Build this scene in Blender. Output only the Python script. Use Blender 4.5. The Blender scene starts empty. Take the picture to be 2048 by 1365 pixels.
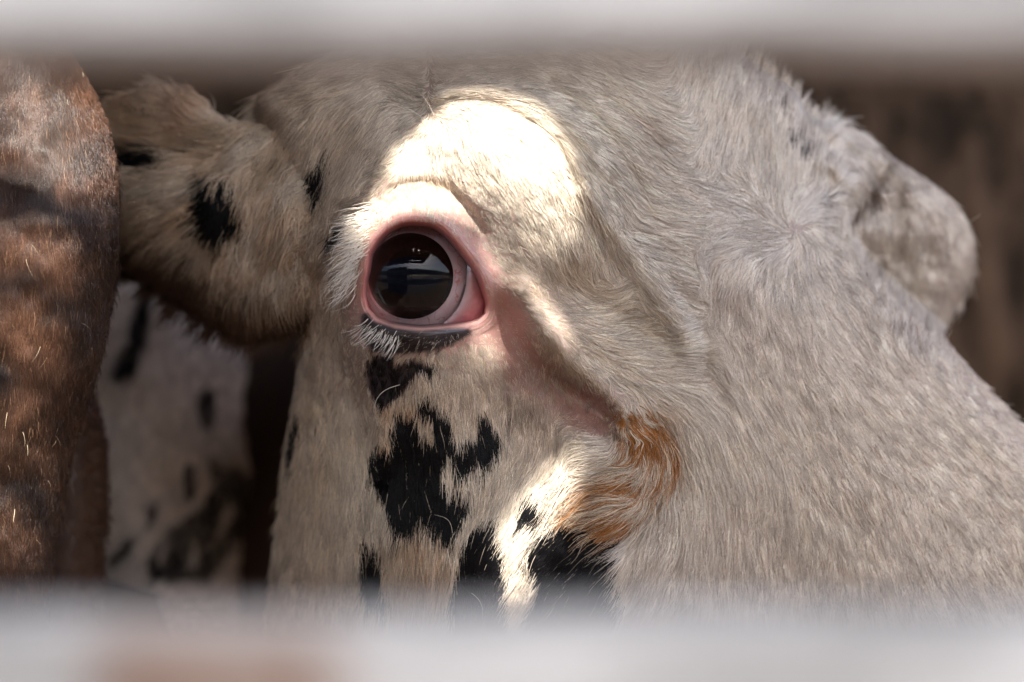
import bpy, bmesh, math, random
import numpy as np
from mathutils import Vector
from mathutils.geometry import delaunay_2d_cdt

rng = np.random.default_rng(7)
random.seed(7)
scene = bpy.context.scene

# ------------------------------------------------------------------ camera, world, sun
D = 0.85            # camera to the plane of the eye
Z0 = 1.25           # height of the eye above the ground
WID = 0.37          # width of the view at the eye
cam_d = bpy.data.cameras.new('camera')
cam = bpy.data.objects.new('camera', cam_d)
scene.collection.objects.link(cam)
cam.location = (0, -D, Z0)
cam.rotation_euler = (math.radians(90), 0, 0)
cam_d.sensor_width = 36
cam_d.lens = 36 * D / WID
cam_d.clip_start = 0.02
cam_d.clip_end = 2000
cam_d.dof.use_dof = True
cam_d.dof.focus_distance = D + 0.014
cam_d.dof.aperture_fstop = 5.2
scene.camera = cam

SUN = Vector((0.15, -0.68, 0.72)).normalized()     # towards the sun
world = bpy.data.worlds.new('World'); scene.world = world
world.use_nodes = True
nt = world.node_tree
bg = nt.nodes['Background']
sky = nt.nodes.new('ShaderNodeTexSky')
sky.sky_type = 'NISHITA'; sky.sun_disc = False
sky.sun_elevation = math.asin(SUN.z)
sky.sun_rotation = math.atan2(SUN.x, SUN.y)
sky.air_density = 0.8; sky.dust_density = 3.0; sky.ozone_density = 0.7
nt.links.new(sky.outputs[0], bg.inputs[0])
bg.inputs[1].default_value = 0.135
sd = bpy.data.lights.new('sun', 'SUN'); so = bpy.data.objects.new('sun', sd)
scene.collection.objects.link(so)
sd.energy = 4.0; sd.angle = math.radians(0.53); sd.color = (1.0, 0.95, 0.87)
so.rotation_euler = (-SUN).to_track_quat('-Z', 'Y').to_euler()
so.location = SUN * 5 + Vector((0, 0, Z0))
scene.view_settings.view_transform = 'Standard'
scene.view_settings.look = 'None'
scene.view_settings.exposure = 1.86
scene.view_settings.gamma = 1
scene.cycles.max_bounces = 10
scene.cycles.caustics_reflective = False
scene.cycles.caustics_refractive = False
scene.cycles.diffuse_bounces = 4
scene.cycles.glossy_bounces = 5
scene.cycles.transmission_bounces = 10
scene.cycles.transparent_max_bounces = 12
scene.cycles.use_denoising = True
scene.cycles_curves.shape = 'RIBBONS'
scene.cycles_curves.subdivisions = 2

# ------------------------------------------------------------------ helpers
def px2w(px, py, y):
    """design grid of the head: px,py in units of WID/2048 at the eye plane, y metres behind it"""
    s = WID / 2048 * (D + y) / D
    return np.stack([(px - 1024) * s, y + 0 * px, Z0 + (682.5 - py) * s], -1)

def link(o, parent=None):
    scene.collection.objects.link(o)
    if parent is not None:
        o.parent = parent
        o.matrix_parent_inverse = parent.matrix_world.inverted()
    return o

def tag(o, label=None, cat=None, kind=None, group=None):
    if label: o['label'] = label
    if cat: o['category'] = cat
    if kind: o['kind'] = kind
    if group: o['group'] = group
    return o

def mesh_obj(name, v, f, mat, parent=None, smooth=True, cols=None):
    m = bpy.data.meshes.new(name)
    m.from_pydata([tuple(a) for a in np.asarray(v).tolist()], [], [tuple(a) for a in f])
    m.update()
    if smooth:
        m.polygons.foreach_set('use_smooth', [True] * len(m.polygons))
    if cols is not None:
        a = m.attributes.new('col', 'FLOAT_COLOR', 'POINT')
        c = np.ones((len(v), 4), np.float32); c[:, :3] = cols
        a.data.foreach_set('color', c.ravel())
    o = bpy.data.objects.new(name, m)
    if mat: m.materials.append(mat)
    return link(o, parent)

def new_mat(name):
    m = bpy.data.materials.new(name); m.use_nodes = True
    return m, m.node_tree.nodes, m.node_tree.links, m.node_tree.nodes['Principled BSDF']

def smooth(a, b, x):
    t = np.clip((x - a) / (b - a), 0, 1)
    return t * t * (3 - 2 * t)

def seg_dist(px, py, poly, closed=True):
    """unsigned distance to a polyline, and inside flag"""
    poly = np.asarray(poly, float)
    n = len(poly)
    d2 = np.full(px.shape, 1e18); ins = np.zeros(px.shape, bool)
    for i in range(n if closed else n - 1):
        a = poly[i]; b = poly[(i + 1) % n]
        ab = b - a
        t = np.clip(((px - a[0]) * ab[0] + (py - a[1]) * ab[1]) / (ab @ ab + 1e-12), 0, 1)
        d2 = np.minimum(d2, (px - a[0] - t * ab[0]) ** 2 + (py - a[1] - t * ab[1]) ** 2)
        if closed:
            c = (a[1] > py) != (b[1] > py)
            with np.errstate(divide='ignore', invalid='ignore'):
                xx = a[0] + (py - a[1]) * ab[0] / (ab[1] if ab[1] else 1e-9)
            ins ^= c & (px < xx)
    return np.sqrt(d2), ins

def sdf(px, py, poly):
    d, i = seg_dist(px, py, poly)
    return np.where(i, -d, d)

def catmull(pts, k=6, closed=True):
    pts = np.asarray(pts, float); n = len(pts); out = []
    for i in range(n if closed else n - 1):
        g = lambda j: pts[j % n] if closed else pts[min(max(j, 0), n - 1)]
        p0, p1, p2, p3 = g(i - 1), g(i), g(i + 1), g(i + 2)
        for t in np.arange(k) / k:
            out.append(.5 * ((2 * p1) + (p2 - p0) * t + (2 * p0 - 5 * p1 + 4 * p2 - p3) * t * t + (3 * p1 - p0 - 3 * p2 + p3) * t ** 3))
    if not closed: out.append(pts[-1])
    return np.array(out)

class Grid:
    """uniform lookup grid over the design plane"""
    def __init__(s, x0, y0, x1, y1, st):
        s.x0, s.y0, s.st = x0, y0, st
        s.nx = int((x1 - x0) / st) + 1; s.ny = int((y1 - y0) / st) + 1
        s.X, s.Y = np.meshgrid(x0 + np.arange(s.nx) * st, y0 + np.arange(s.ny) * st)
    def look(s, A, px, py):
        u = np.clip((px - s.x0) / s.st, 0, s.nx - 1.001); v = np.clip((py - s.y0) / s.st, 0, s.ny - 1.001)
        i = u.astype(int); j = v.astype(int); fu = u - i; fv = v - j
        if A.ndim == 3: fu = fu[:, None]; fv = fv[:, None]
        return (A[j, i] * (1 - fu) + A[j, i + 1] * fu) * (1 - fv) + (A[j + 1, i] * (1 - fu) + A[j + 1, i + 1] * fu) * fv

def shepard(G, pts, power=4):
    pts = np.asarray(pts, float)
    num = 0; den = 0
    for p in pts:
        w = 1 / ((G.X - p[0]) ** 2 + (G.Y - p[1]) ** 2 + 60) ** (power / 2)
        num = num + w[..., None] * p[2:]; den = den + w
    return num / den[..., None]

def vnoise(px, py, sc, seed):
    r = np.random.default_rng(seed).random((64, 64))
    u = px / sc; v = py / sc
    i = np.floor(u).astype(int); j = np.floor(v).astype(int)
    fu = u - i; fv = v - j
    fu = fu * fu * (3 - 2 * fu); fv = fv * fv * (3 - 2 * fv)
    a = r[j % 64, i % 64]; b = r[j % 64, (i + 1) % 64]; c = r[(j + 1) % 64, i % 64]; d = r[(j + 1) % 64, (i + 1) % 64]
    return (a * (1 - fu) + b * fu) * (1 - fv) + (c * (1 - fu) + d * fu) * fv

def fbm(px, py, sc, seed):
    return (vnoise(px, py, sc, seed) + .5 * vnoise(px, py, sc * .5, seed + 1) + .25 * vnoise(px, py, sc * .25, seed + 2)) / 1.75

# ------------------------------------------------------------------ materials
def hair_mat(name, rough=.45, radial=.55, coat=0.0):
    m = bpy.data.materials.new(name); m.use_nodes = True
    n = m.node_tree.nodes; l = m.node_tree.links
    n.remove(n['Principled BSDF'])
    h = n.new('ShaderNodeBsdfHairPrincipled')
    h.model = 'CHIANG'; h.parametrization = 'COLOR'
    h.inputs['Roughness'].default_value = rough
    h.inputs['Radial Roughness'].default_value = radial
    h.inputs['Coat'].default_value = coat
    h.inputs['IOR'].default_value = 1.5
    a = n.new('ShaderNodeAttribute'); a.attribute_name = 'col'
    l.new(a.outputs['Color'], h.inputs['Color'])
    l.new(h.outputs[0], n['Material Output'].inputs[0])
    return m

def skin_mat(name, rough=.5, bump=.25, scale=900):
    m, n, l, p = new_mat(name)
    a = n.new('ShaderNodeAttribute'); a.attribute_name = 'col'
    nz = n.new('ShaderNodeTexNoise'); nz.inputs['Scale'].default_value = scale; nz.inputs['Detail'].default_value = 5
    tc = n.new('ShaderNodeTexCoord'); l.new(tc.outputs['Object'], nz.inputs['Vector'])
    mx = n.new('ShaderNodeMix'); mx.data_type = 'RGBA'; mx.blend_type = 'MULTIPLY'; mx.inputs[0].default_value = .35
    l.new(a.outputs['Color'], mx.inputs[6]); l.new(nz.outputs['Color'], mx.inputs[7])
    hs = n.new('ShaderNodeHueSaturation'); hs.inputs['Value'].default_value = 1.2; hs.inputs['Saturation'].default_value = .95
    l.new(mx.outputs[2], hs.inputs['Color']); l.new(hs.outputs[0], p.inputs['Base Color'])
    p.inputs['Roughness'].default_value = rough
    p.inputs['Subsurface Weight'].default_value = .25
    p.inputs['Subsurface Radius'].default_value = (.004, .0015, .001)
    p.inputs['Subsurface Scale'].default_value = 1
    b = n.new('ShaderNodeBump'); b.inputs['Strength'].default_value = bump; b.inputs['Distance'].default_value = .0006
    l.new(nz.outputs['Fac'], b.inputs['Height']); l.new(b.outputs[0], p.inputs['Normal'])
    return m

def opaque_hair(name, rough, spec):
    m, n, l, p = new_mat(name)
    a = n.new('ShaderNodeAttribute'); a.attribute_name = 'col'
    l.new(a.outputs['Color'], p.inputs['Base Color'])
    p.inputs['Roughness'].default_value = rough
    p.inputs['Specular IOR Level'].default_value = spec
    return m
M_HAIR = opaque_hair('coat_hair', .42, .2)
M_BROWN = opaque_hair('brown_coat_hair', .4, .6)
M_SKIN = skin_mat('cow_skin')

# ------------------------------------------------------------------ height surfaces
class Surf:
    """a closed body whose near side is a relief over the design plane and whose far side bulges away"""
    def __init__(s, outline, depth, R, Rdepth, box, st=4):
        s.outline = catmull(outline, 5); s.R = R; s.Rd = Rdepth
        s.G = Grid(*box, st); s.depth = depth
        s.E = sdf(s.G.X, s.G.Y, s.outline)
        s.F = s.eval_grid()
        P = px2w(s.G.X, s.G.Y, s.F); s.P = P
        du = np.gradient(P, axis=1); dv = np.gradient(P, axis=0)
        n = np.cross(dv, du); n /= np.linalg.norm(n, axis=-1, keepdims=True) + 1e-12
        n[n[..., 1] > 0] *= -1
        s.N = n
    def round(s, e):
        d = np.clip(-e / s.R, 0, 1)
        return s.Rd * (1 - np.sqrt(np.clip(1 - (1 - d) ** 2, 0, 1)))
    def eval_grid(s):
        return s.depth(s.G.X, s.G.Y) + s.round(s.E)
    def at(s, px, py):
        return px2w(px, py, s.G.look(s.F, px, py))
    def body(s, back, every=1):
        """verts, faces: near relief, far side, and the band that joins them"""
        X = s.G.X[::every, ::every]; Y = s.G.Y[::every, ::every]; F = s.F[::every, ::every]; E = s.E[::every, ::every]
        ins = E < 0
        cell = ins[:-1, :-1] & ins[1:, :-1] & ins[:-1, 1:] & ins[1:, 1:]
        idx = np.arange(X.size).reshape(X.shape); n = X.size
        B = back(X, Y, F, E)
        V = np.concatenate([px2w(X, Y, F).reshape(-1, 3), px2w(X, Y, B).reshape(-1, 3)])
        j, i = np.nonzero(cell)
        a, b, c, d = idx[j, i], idx[j, i + 1], idx[j + 1, i + 1], idx[j + 1, i]
        faces = [np.stack([a, d, c, b], 1), np.stack([a, b, c, d], 1) + n]
        pad = np.pad(cell, 1)
        for (dj, di, p, q) in ((-1, 0, a, b), (1, 0, c, d), (0, -1, d, a), (0, 1, b, c)):
            e = ~pad[j + 1 + dj, i + 1 + di]
            p, q = p[e], q[e]
            faces.append(np.stack([p, q, q + n, p + n], 1))
        Fc = np.concatenate(faces)
        used = np.unique(Fc); mp = np.full(len(V), -1); mp[used] = np.arange(len(used))
        return V[used], mp[Fc], (np.concatenate([X.ravel(), X.ravel()])[used], np.concatenate([Y.ravel(), Y.ravel()])[used]), used < n

def rbf(pts):
    pts = np.asarray(pts, float)
    x = pts[:, 0] / 1000; y = pts[:, 1] / 1000; z = pts[:, 2] / 1000
    n = len(pts)
    k = lambda r2: np.where(r2 > 0, .5 * r2 * np.log(r2 + 1e-12), 0)
    K = k((x[:, None] - x) ** 2 + (y[:, None] - y) ** 2) + np.eye(n) * 6e-4
    Pm = np.stack([np.ones(n), x, y], 1)
    A = np.block([[K, Pm], [Pm.T, np.zeros((3, 3))]])
    w = np.linalg.solve(A, np.concatenate([z, np.zeros(3)]))
    def f(X, Y):
        X = X / 1000; Y = Y / 1000
        o = w[n] + w[n + 1] * X + w[n + 2] * Y
        for i in range(n):
            o = o + w[i] * k((X - x[i]) ** 2 + (Y - y[i]) ** 2)
        return o
    return f

# ------------------------------------------------------------------ fur
def groom(name, parent, S, G, flow, leng, roots, col, mat, npt=6, lift=.16, rad=1.1e-4, jit=.16,
          clump=26, cl=.45, lenvar=.35, wave=.04, liftvar=.5, len_scale=None):
    """hair strands that start on surface S and follow the flow field over it"""
    px, py = roots[:, 0].copy(), roots[:, 1].copy()
    N = len(px)
    L = G.look(leng, px, py)[:, 0] if leng.ndim == 3 else np.full(N, float(leng))
    L = L * (1 - lenvar * rng.random(N)) * (1 + .12 * rng.standard_normal(N)).clip(.6, 1.5)
    if len_scale is not None: L = L * len_scale
    # clumps
    cx = np.floor(px / clump) ; cy = np.floor(py / clump)
    best = np.full(N, 1e18); bx = px.copy(); by = py.copy(); bid = np.zeros(N, int)
    jr = np.random.default_rng(3).random((512, 512, 2))
    for di in (-1, 0, 1):
        for dj in (-1, 0, 1):
            ii = (cx + di).astype(int) % 512; jj = (cy + dj).astype(int) % 512
            sx = (cx + di + jr[ii, jj, 0]) * clump; sy = (cy + dj + jr[ii, jj, 1]) * clump
            dd = (sx - px) ** 2 + (sy - py) ** 2
            k = dd < best
            best = np.where(k, dd, best); bx = np.where(k, sx, bx); by = np.where(k, sy, by)
            bid = np.where(k, ii * 512 + jj, bid)
    crand = np.random.default_rng(11).random((512 * 512, 3))[bid]
    L = L * (.8 + .4 * crand[:, 0])
    ang = jit * rng.standard_normal(N) + .5 * jit * (crand[:, 1] - .5) * 2
    ca, sa = np.cos(ang), np.sin(ang)
    lf = lift * (1 + liftvar * rng.standard_normal(N)).clip(.25, 3)
    col = col * (.78 + .36 * crand[:, 2:3])
    out = np.empty((N, npt, 3))
    ph = rng.random(N) * 6.28; wv = wave * rng.standard_normal(N)
    x, y = px.copy(), py.copy()
    st = L / (npt - 1)
    m_per = WID / 2048
    for k in range(npt):
        t = k / (npt - 1)
        ox = (bx - px) * cl * t; oy = (by - py) * cl * t
        h = L * m_per * lf * (t ** .8) * (1.25 - .5 * t)
        qx, qy = x + ox, y + oy
        out[:, k] = px2w(qx, qy, S.G.look(S.F, qx, qy)) + S.G.look(S.N, qx, qy) * (h[:, None] - 2e-4 * (k == 0))
        f = G.look(flow, x, y)
        f = f / (np.linalg.norm(f, axis=1, keepdims=True) + 1e-9)
        fx = f[:, 0] * ca - f[:, 1] * sa; fy = f[:, 0] * sa + f[:, 1] * ca
        lat = wv * np.sin(ph + 5 * t)
        cosn = np.clip(-S.G.look(S.N, x, y)[:, 1], .5, 1)
        x = x + st * cosn * (fx - lat * fy * 3); y = y + st * cosn * (fy + lat * fx * 3)
    return curves_obj(name, parent, out, rad * np.clip(L / 45, .42, 1.1), col, mat)

def curves_obj(name, parent, pts, rad, col, mat, taper=.25):
    N, npt = pts.shape[:2]
    c = bpy.data.hair_curves.new(name)
    c.add_curves([npt] * N)
    c.points.foreach_set('position', pts.astype(np.float32).ravel())
    t = np.linspace(0, 1, npt)
    r = (np.broadcast_to(np.asarray(rad, float).reshape(-1, 1), (N, 1)) * (1 - (1 - taper) * t ** 1.5)[None]).astype(np.float32)
    at = c.attributes.get('radius') or c.attributes.new('radius', 'FLOAT', 'POINT')
    at.data.foreach_set('value', r.ravel())
    ca = c.attributes.new('col', 'FLOAT_COLOR', 'CURVE')
    cc = np.ones((N, 4), np.float32); cc[:, :3] = np.clip(col, .003, .95)
    ca.data.foreach_set('color', cc.ravel())
    c.materials.append(mat)
    o = bpy.data.objects.new(name, c)
    return link(o, parent)

def scatter(S, box, n, dens=None):
    px = box[0] + rng.random(n) * (box[2] - box[0]); py = box[1] + rng.random(n) * (box[3] - box[1])
    k = S.G.look(S.E, px, py) < -1
    if dens is not None: k &= rng.random(n) < dens(px, py)
    return np.stack([px[k], py[k]], 1)

def soft_cells(F, lo, hi):
    return F

# ------------------------------------------------------------------ coarse whole-body shapes (smooth union of capsules)
def nets(sd, lo, hi, st):
    ax = [np.arange(lo[i], hi[i] + st, st) for i in range(3)]
    X, Y, Z = np.meshgrid(*ax, indexing='ij')
    d = sd(X, Y, Z); n = np.array(d.shape)
    s = d < 0
    acc = np.zeros(tuple(n - 1) + (3,)); cnt = np.zeros(tuple(n - 1))
    quads = []
    cid = np.arange(np.prod(n - 1)).reshape(tuple(n - 1))
    for a in range(3):
        sl0 = [slice(None)] * 3; sl1 = [slice(None)] * 3
        sl0[a] = slice(0, -1); sl1[a] = slice(1, None)
        d0, d1 = d[tuple(sl0)], d[tuple(sl1)]
        ch = (d0 < 0) != (d1 < 0)
        I = np.argwhere(ch)
        t = d0[ch] / (d0[ch] - d1[ch])
        pos = np.stack([ax[k][I[:, k]] for k in range(3)], 1); pos[:, a] += t * st
        b, c = (a + 1) % 3, (a + 2) % 3
        ring = []
        ok = (I[:, b] > 0) & (I[:, c] > 0) & (I[:, b] < n[b] - 1) & (I[:, c] < n[c] - 1)
        I, pos = I[ok], pos[ok]; inside0 = (d0[ch] < 0)[ok]
        for db, dc in ((0, 0), (1, 0), (1, 1), (0, 1)):
            J = I.copy(); J[:, b] -= db; J[:, c] -= dc
            np.add.at(acc, tuple(J.T), pos); np.add.at(cnt, tuple(J.T), 1)
            ring.append(cid[tuple(J.T)])
        q = np.stack(ring, 1); q[~inside0] = q[~inside0][:, ::-1]
        quads.append(q)
    Q = np.concatenate(quads)
    used = np.unique(Q); mp = np.full(cid.size, -1); mp[used] = np.arange(len(used))
    V = acc.reshape(-1, 3)[used] / cnt.reshape(-1)[used][:, None]
    return V, mp[Q]

def caps_sdf(caps, k=.06):
    def f(X, Y, Z):
        o = None
        for (a, b, ra, rb) in caps:
            a = np.array(a); ab = np.array(b) - a
            t = np.clip(((X - a[0]) * ab[0] + (Y - a[1]) * ab[1] + (Z - a[2]) * ab[2]) / (ab @ ab), 0, 1)
            dd = np.sqrt((X - a[0] - t * ab[0]) ** 2 + (Y - a[1] - t * ab[1]) ** 2 + (Z - a[2] - t * ab[2]) ** 2) - (ra + (rb - ra) * t)
            if o is None: o = dd
            else:
                h = np.clip(.5 + .5 * (dd - o) / k, 0, 1)
                o = dd * (1 - h) + o * h - k * h * (1 - h)
        return o
    return f

def cow_body(x, y, L=1.3, ang=0, back=1.32, head=True, zs=1.0):
    """trunk, legs, tail (neck and head when wanted) of a standing animal; its rump at -x, chest at +x before turning"""
    c = [((-.5 * L, 0, .88), (.45 * L, 0, .85), .30, .32), ((-.5 * L, 0, 1.0), (.45 * L, 0, 1.0), .24, .22)]
    for sx in (-.5 * L, .45 * L):
        for sy in (-.17, .17):
            c += [((sx, sy, .75), (sx + (.03 if sx > 0 else -.03), sy, .40), .15 if sx < 0 else .12, .07), ((sx + (.03 if sx > 0 else -.03), sy, .40), (sx, sy, .06), .055, .055)]
    c += [((-.5 * L - .25, 0, 1.1), (-.5 * L - .33, 0, .5), .035, .03)]
    if head:
        c += [((.45 * L, 0, 1.05), (.45 * L + .45, 0, 1.25), .2, .14), ((.45 * L + .45, 0, 1.28), (.45 * L + .85, 0, 1.05), .13, .08)]
    V, Q = nets(caps_sdf(c), (-.5 * L - .75, -.55, -.02), (.45 * L + 1.1, .55, 1.6), .03)
    ca, sa = math.cos(ang), math.sin(ang)
    V = np.stack([V[:, 0] * ca - V[:, 1] * sa + x, V[:, 0] * sa + V[:, 1] * ca + y, V[:, 2] * zs], 1)
    return V, Q

def join(*parts):
    V = []; Fc = []; n = 0
    for v, f in parts:
        V.append(v); Fc += (np.asarray(f) + n).tolist(); n += len(v)
    return np.concatenate(V), Fc

# ================================================================== SETTING
m, n, l, p = new_mat('trodden_earth')
nz = n.new('ShaderNodeTexNoise'); nz.inputs['Scale'].default_value = 6; nz.inputs['Detail'].default_value = 9
cr = n.new('ShaderNodeValToRGB')
cr.color_ramp.elements[0].color = (.030, .019, .013, 1); cr.color_ramp.elements[1].color = (.075, .05, .034, 1)
l.new(nz.outputs['Fac'], cr.inputs[0]); l.new(cr.outputs[0], p.inputs['Base Color'])
p.inputs['Roughness'].default_value = .95
b = n.new('ShaderNodeBump'); b.inputs['Distance'].default_value = .03; l.new(nz.outputs['Fac'], b.inputs['Height']); l.new(b.outputs[0], p.inputs['Normal'])
gv = [(x, y, 0) for y in np.linspace(-60, 60, 25) for x in np.linspace(-60, 60, 25)]
gf = [(j * 25 + i, j * 25 + i + 1, j * 25 + i + 26, j * 25 + i + 25) for j in range(24) for i in range(24)]
gv = np.array(gv) * np.array([1, 1, 1.]); gv[:, :2] = np.sign(gv[:, :2]) * (np.abs(gv[:, :2]) / 60) ** 2 * 600
tag(mesh_obj('ground', gv, gf, m), kind='structure')

# ================================================================== MAIN COW: head relief
EYE = [(732, 567), (736.7, 540), (741, 510), (756, 483), (777, 462), (804, 448.6), (834, 445.6), (864, 450), (885, 462), (906, 483),
       (924, 507), (942.5, 531), (957.5, 558), (966.5, 585), (971, 606), (968, 627), (954.5, 639), (930, 647), (900, 651), (870, 654),
       (840, 656), (810, 653), (780, 648), (756, 639), (738, 618), (732, 594)]
EYE = np.array(EYE)
HEAD = [(515, 215), (570, 165), (650, 110), (800, 40), (1000, 0), (1250, 10), (1430, 70), (1520, 140), (1585, 185), (1625, 240), (1700, 252),
        (1780, 308), (1890, 385), (1945, 470), (1938, 560), (1893, 640), (1905, 692), (2048, 850), (2250, 1080), (2420, 1300), (2480, 1500),
        (2420, 1680), (2250, 1760), (1900, 1700), (1500, 1650), (1100, 1640), (800, 1640), (600, 1560), (530, 1350), (540, 1140), (556, 1000),
        (575, 850), (592, 740), (600, 640), (575, 450), (545, 320)]
CTRL = [(720, 600, 10), (700, 480, 10), (760, 430, 3), (840, 395, -2), (920, 420, -1), (970, 500, 4), (1000, 600, 9), (985, 650, 11),
        (900, 700, 6), (820, 705, 5), (750, 690, 9),
        (850, 330, 3), (900, 280, -3), (1000, 330, -6), (1050, 430, -5), (1100, 350, -4), (1000, 230, 2), (900, 215, 7), (760, 300, 15),
        (1150, 400, 3), (1130, 250, 10), (1060, 560, 6), (1150, 560, 12), (1250, 450, 19), (1300, 330, 28), (1200, 200, 22), (1000, 150, 22),
        (800, 190, 30), (700, 300, 32), (650, 450, 36), (600, 300, 48), (620, 560, 48), (560, 400, 60), (620, 180, 50),
        (1400, 250, 44), (1530, 250, 64), (1590, 350, 70), (1500, 420, 52), (1400, 500, 38), (1330, 600, 29), (1250, 600, 21), (1600, 455, 58),
        (1650, 490, 64), (1480, 600, 36), (1600, 600, 42), (1700, 600, 55), (1550, 800, 36), (1700, 800, 40), (1850, 800, 52), (1600, 1000, 36),
        (1800, 1000, 40), (2000, 1000, 52), (1500, 1200, 40), (1800, 1200, 42), (2048, 1200, 48),
        (1080, 650, 12), (1100, 720, 17), (1200, 810, 28), (1050, 760, 21), (1200, 670, 17), (1300, 720, 25), (1390, 710, 34), (1440, 800, 35),
        (1300, 850, 28), (1250, 950, 22), (1340, 1000, 31), (800, 780, 17), (950, 800, 20), (1050, 900, 22), (900, 950, 20), (770, 850, 27),
        (820, 1100, 24), (1000, 1050, 16), (1150, 1050, 16), (1200, 1200, 24), (950, 1200, 19), (1000, 1365, 22), (700, 850, 50), (665, 700, 52),
        (640, 900, 62), (715, 1100, 45), (600, 1000, 76), (620, 1300, 76), (700, 1500, 60), (1000, 1600, 40), (1500, 1550, 45), (2000, 1500, 45),
        (2300, 1400, 50), (1300, 60, 40), (900, 60, 40), (700, 80, 60), (2300, 1700, 60)]
base_f = rbf(CTRL)

def line_d(X, Y, pts):
    return seg_dist(X, Y, catmull(pts, 5, False), closed=False)[0]

def head_depth(X, Y):
    f = base_f(np.clip(X, 480, 2500), np.clip(Y, 0, 1750))
    # far side of the forehead and the far brow, behind the edge of the nose bridge
    bridge = np.array([(1660, 150), (1655, 300), (1668, 400), (1690, 480), (1740, 540), (1800, 600), (1860, 655), (1905, 692), (2048, 850), (2300, 1140), (2500, 1400)])
    side = -sdf(X, Y, np.concatenate([bridge, [(2700, 1400), (2700, -300), (1660, -300)]]))
    far = (X > 1560) & (Y < 700)
    target = .088 + .022 * smooth(1640, 1760, X) + .05 * ((X - 1800) / 160.) ** 2 * (X > 1800) + .022 * np.abs((Y - 430) / 200.) ** 2 + .012 * smooth(450, 600, Y)
    wid_ = 10 + 75 * smooth(500, 380, Y)
    w = np.where(far, smooth(-wid_, wid_ + 14, side), 0)
    rnd = np.where((X > 1560), .014 * smooth(-90, 0, np.where(X > 1650, side, -99)) ** 2, 0)
    f = f + rnd * (1 - w)
    f = f * (1 - w) + target * w
    # creases and ridges
    def groove(pts, wd, dp):
        nonlocal f
        f = f + dp * np.exp(-(line_d(X, Y, pts) / wd) ** 2)
    groove([(760, 400), (800, 375), (850, 368), (900, 385), (940, 425), (965, 465)], 13, .0035)      # fold above the lid
    groove([(830, 235), (900, 205), (980, 208), (1060, 245), (1120, 300), (1150, 360)], 12, .0045)     # arc fold of the brow
    groove([(850, 190), (960, 172), (1080, 205), (1160, 270), (1210, 350)], 16, -.004)
    groove([(1100, 165), (1200, 250), (1260, 340), (1300, 430)], 16, .0035)
    groove([(1210, 200), (1270, 240), (1320, 290)], 16, .0025)
    groove([(1180, 380), (1230, 460), (1290, 540), (1340, 610), (1390, 690)], 24, -.0065)
    groove([(1150, 580), (1220, 630), (1310, 680)], 44, .0075)             # ridge beside the brow
    groove([(1350, 570), (1385, 640), (1400, 700), (1440, 790)], 18, .003)
    groove([(1425, 520), (1418, 600), (1405, 690)], 16, .0014)
    groove([(1010, 620), (1040, 700), (1110, 765), (1190, 810), (1235, 850)], 36, .0065)               # tear channel
    groove([(1040, 590), (1090, 660), (1150, 730), (1210, 790), (1260, 850)], 30, -.009)              # ridge above it
    groove([(1310, 850), (1350, 920), (1325, 1000), (1250, 1090)], 26, .006)
    groove([(1170, 890), (1250, 930), (1215, 1010)], 50, -.007)
    groove([(640, 560), (665, 680), (705, 780), (740, 880), (760, 960)], 22, .006)
    groove([(700, 640), (725, 740), (760, 850), (770, 960), (770, 1080)], 30, -.004)
    groove([(1690, 470), (1715, 420), (1745, 380), (1765, 340)], 14, .006)                             # far eyelid
    groove([(1760, 300), (1800, 400), (1800, 520)], 16, .004)
    groove([(1600, 215), (1690, 272), (1780, 335), (1870, 425)], 30, -.006)
    groove([(1660, 330), (1700, 360), (1735, 400), (1730, 460)], 22, -.006)
    groove([(1640, 280), (1670, 300), (1690, 340)], 10, .003)
    groove([(1700, 300), (1740, 330), (1770, 380)], 9, .0035)
    f = f + .013 * (fbm(X, Y, 52, 71) - .5) * smooth(1600, 1680, X) * (Y < 660) * (side > 0)
    groove([(1830, 350), (1860, 430), (1860, 540)], 14, .003)
    groove([(870, 780), (900, 840), (905, 960)], 60, -.002)
    # lids
    e = sdf(X, Y, EYE)
    up = smooth(640, 560, Y)
    f = f - .0042 * np.exp(-((e - 15) / 21) ** 2) * up - .0028 * np.exp(-((e - 20) / 20) ** 2) * (1 - up) * (X < 940)
    f = f + .0012 * (fbm(X, Y, 30, 5) - .5) * (e > 8) + .004 * (fbm(X, Y, 110, 9) - .5) * (e > 30)
    sink = smooth(4, -12, e)
    f = f + sink * .024
    return f

class Head(Surf):
    def round(s, e):
        X, Y = s.G.X, s.G.Y
        d = np.clip(-e / s.R, 0, 1)
        return s.Rd * (1 - np.sqrt(np.clip(1 - (1 - d) ** 2, 0, 1)))
H = Head(HEAD, head_depth, 90, .035, (480, -40, 2520, 1800), 4)
HF = Head(HEAD, head_depth, 90, .035, (690, 400, 1010, 700), 2)     # finer copy around the eye for lashes

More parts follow.
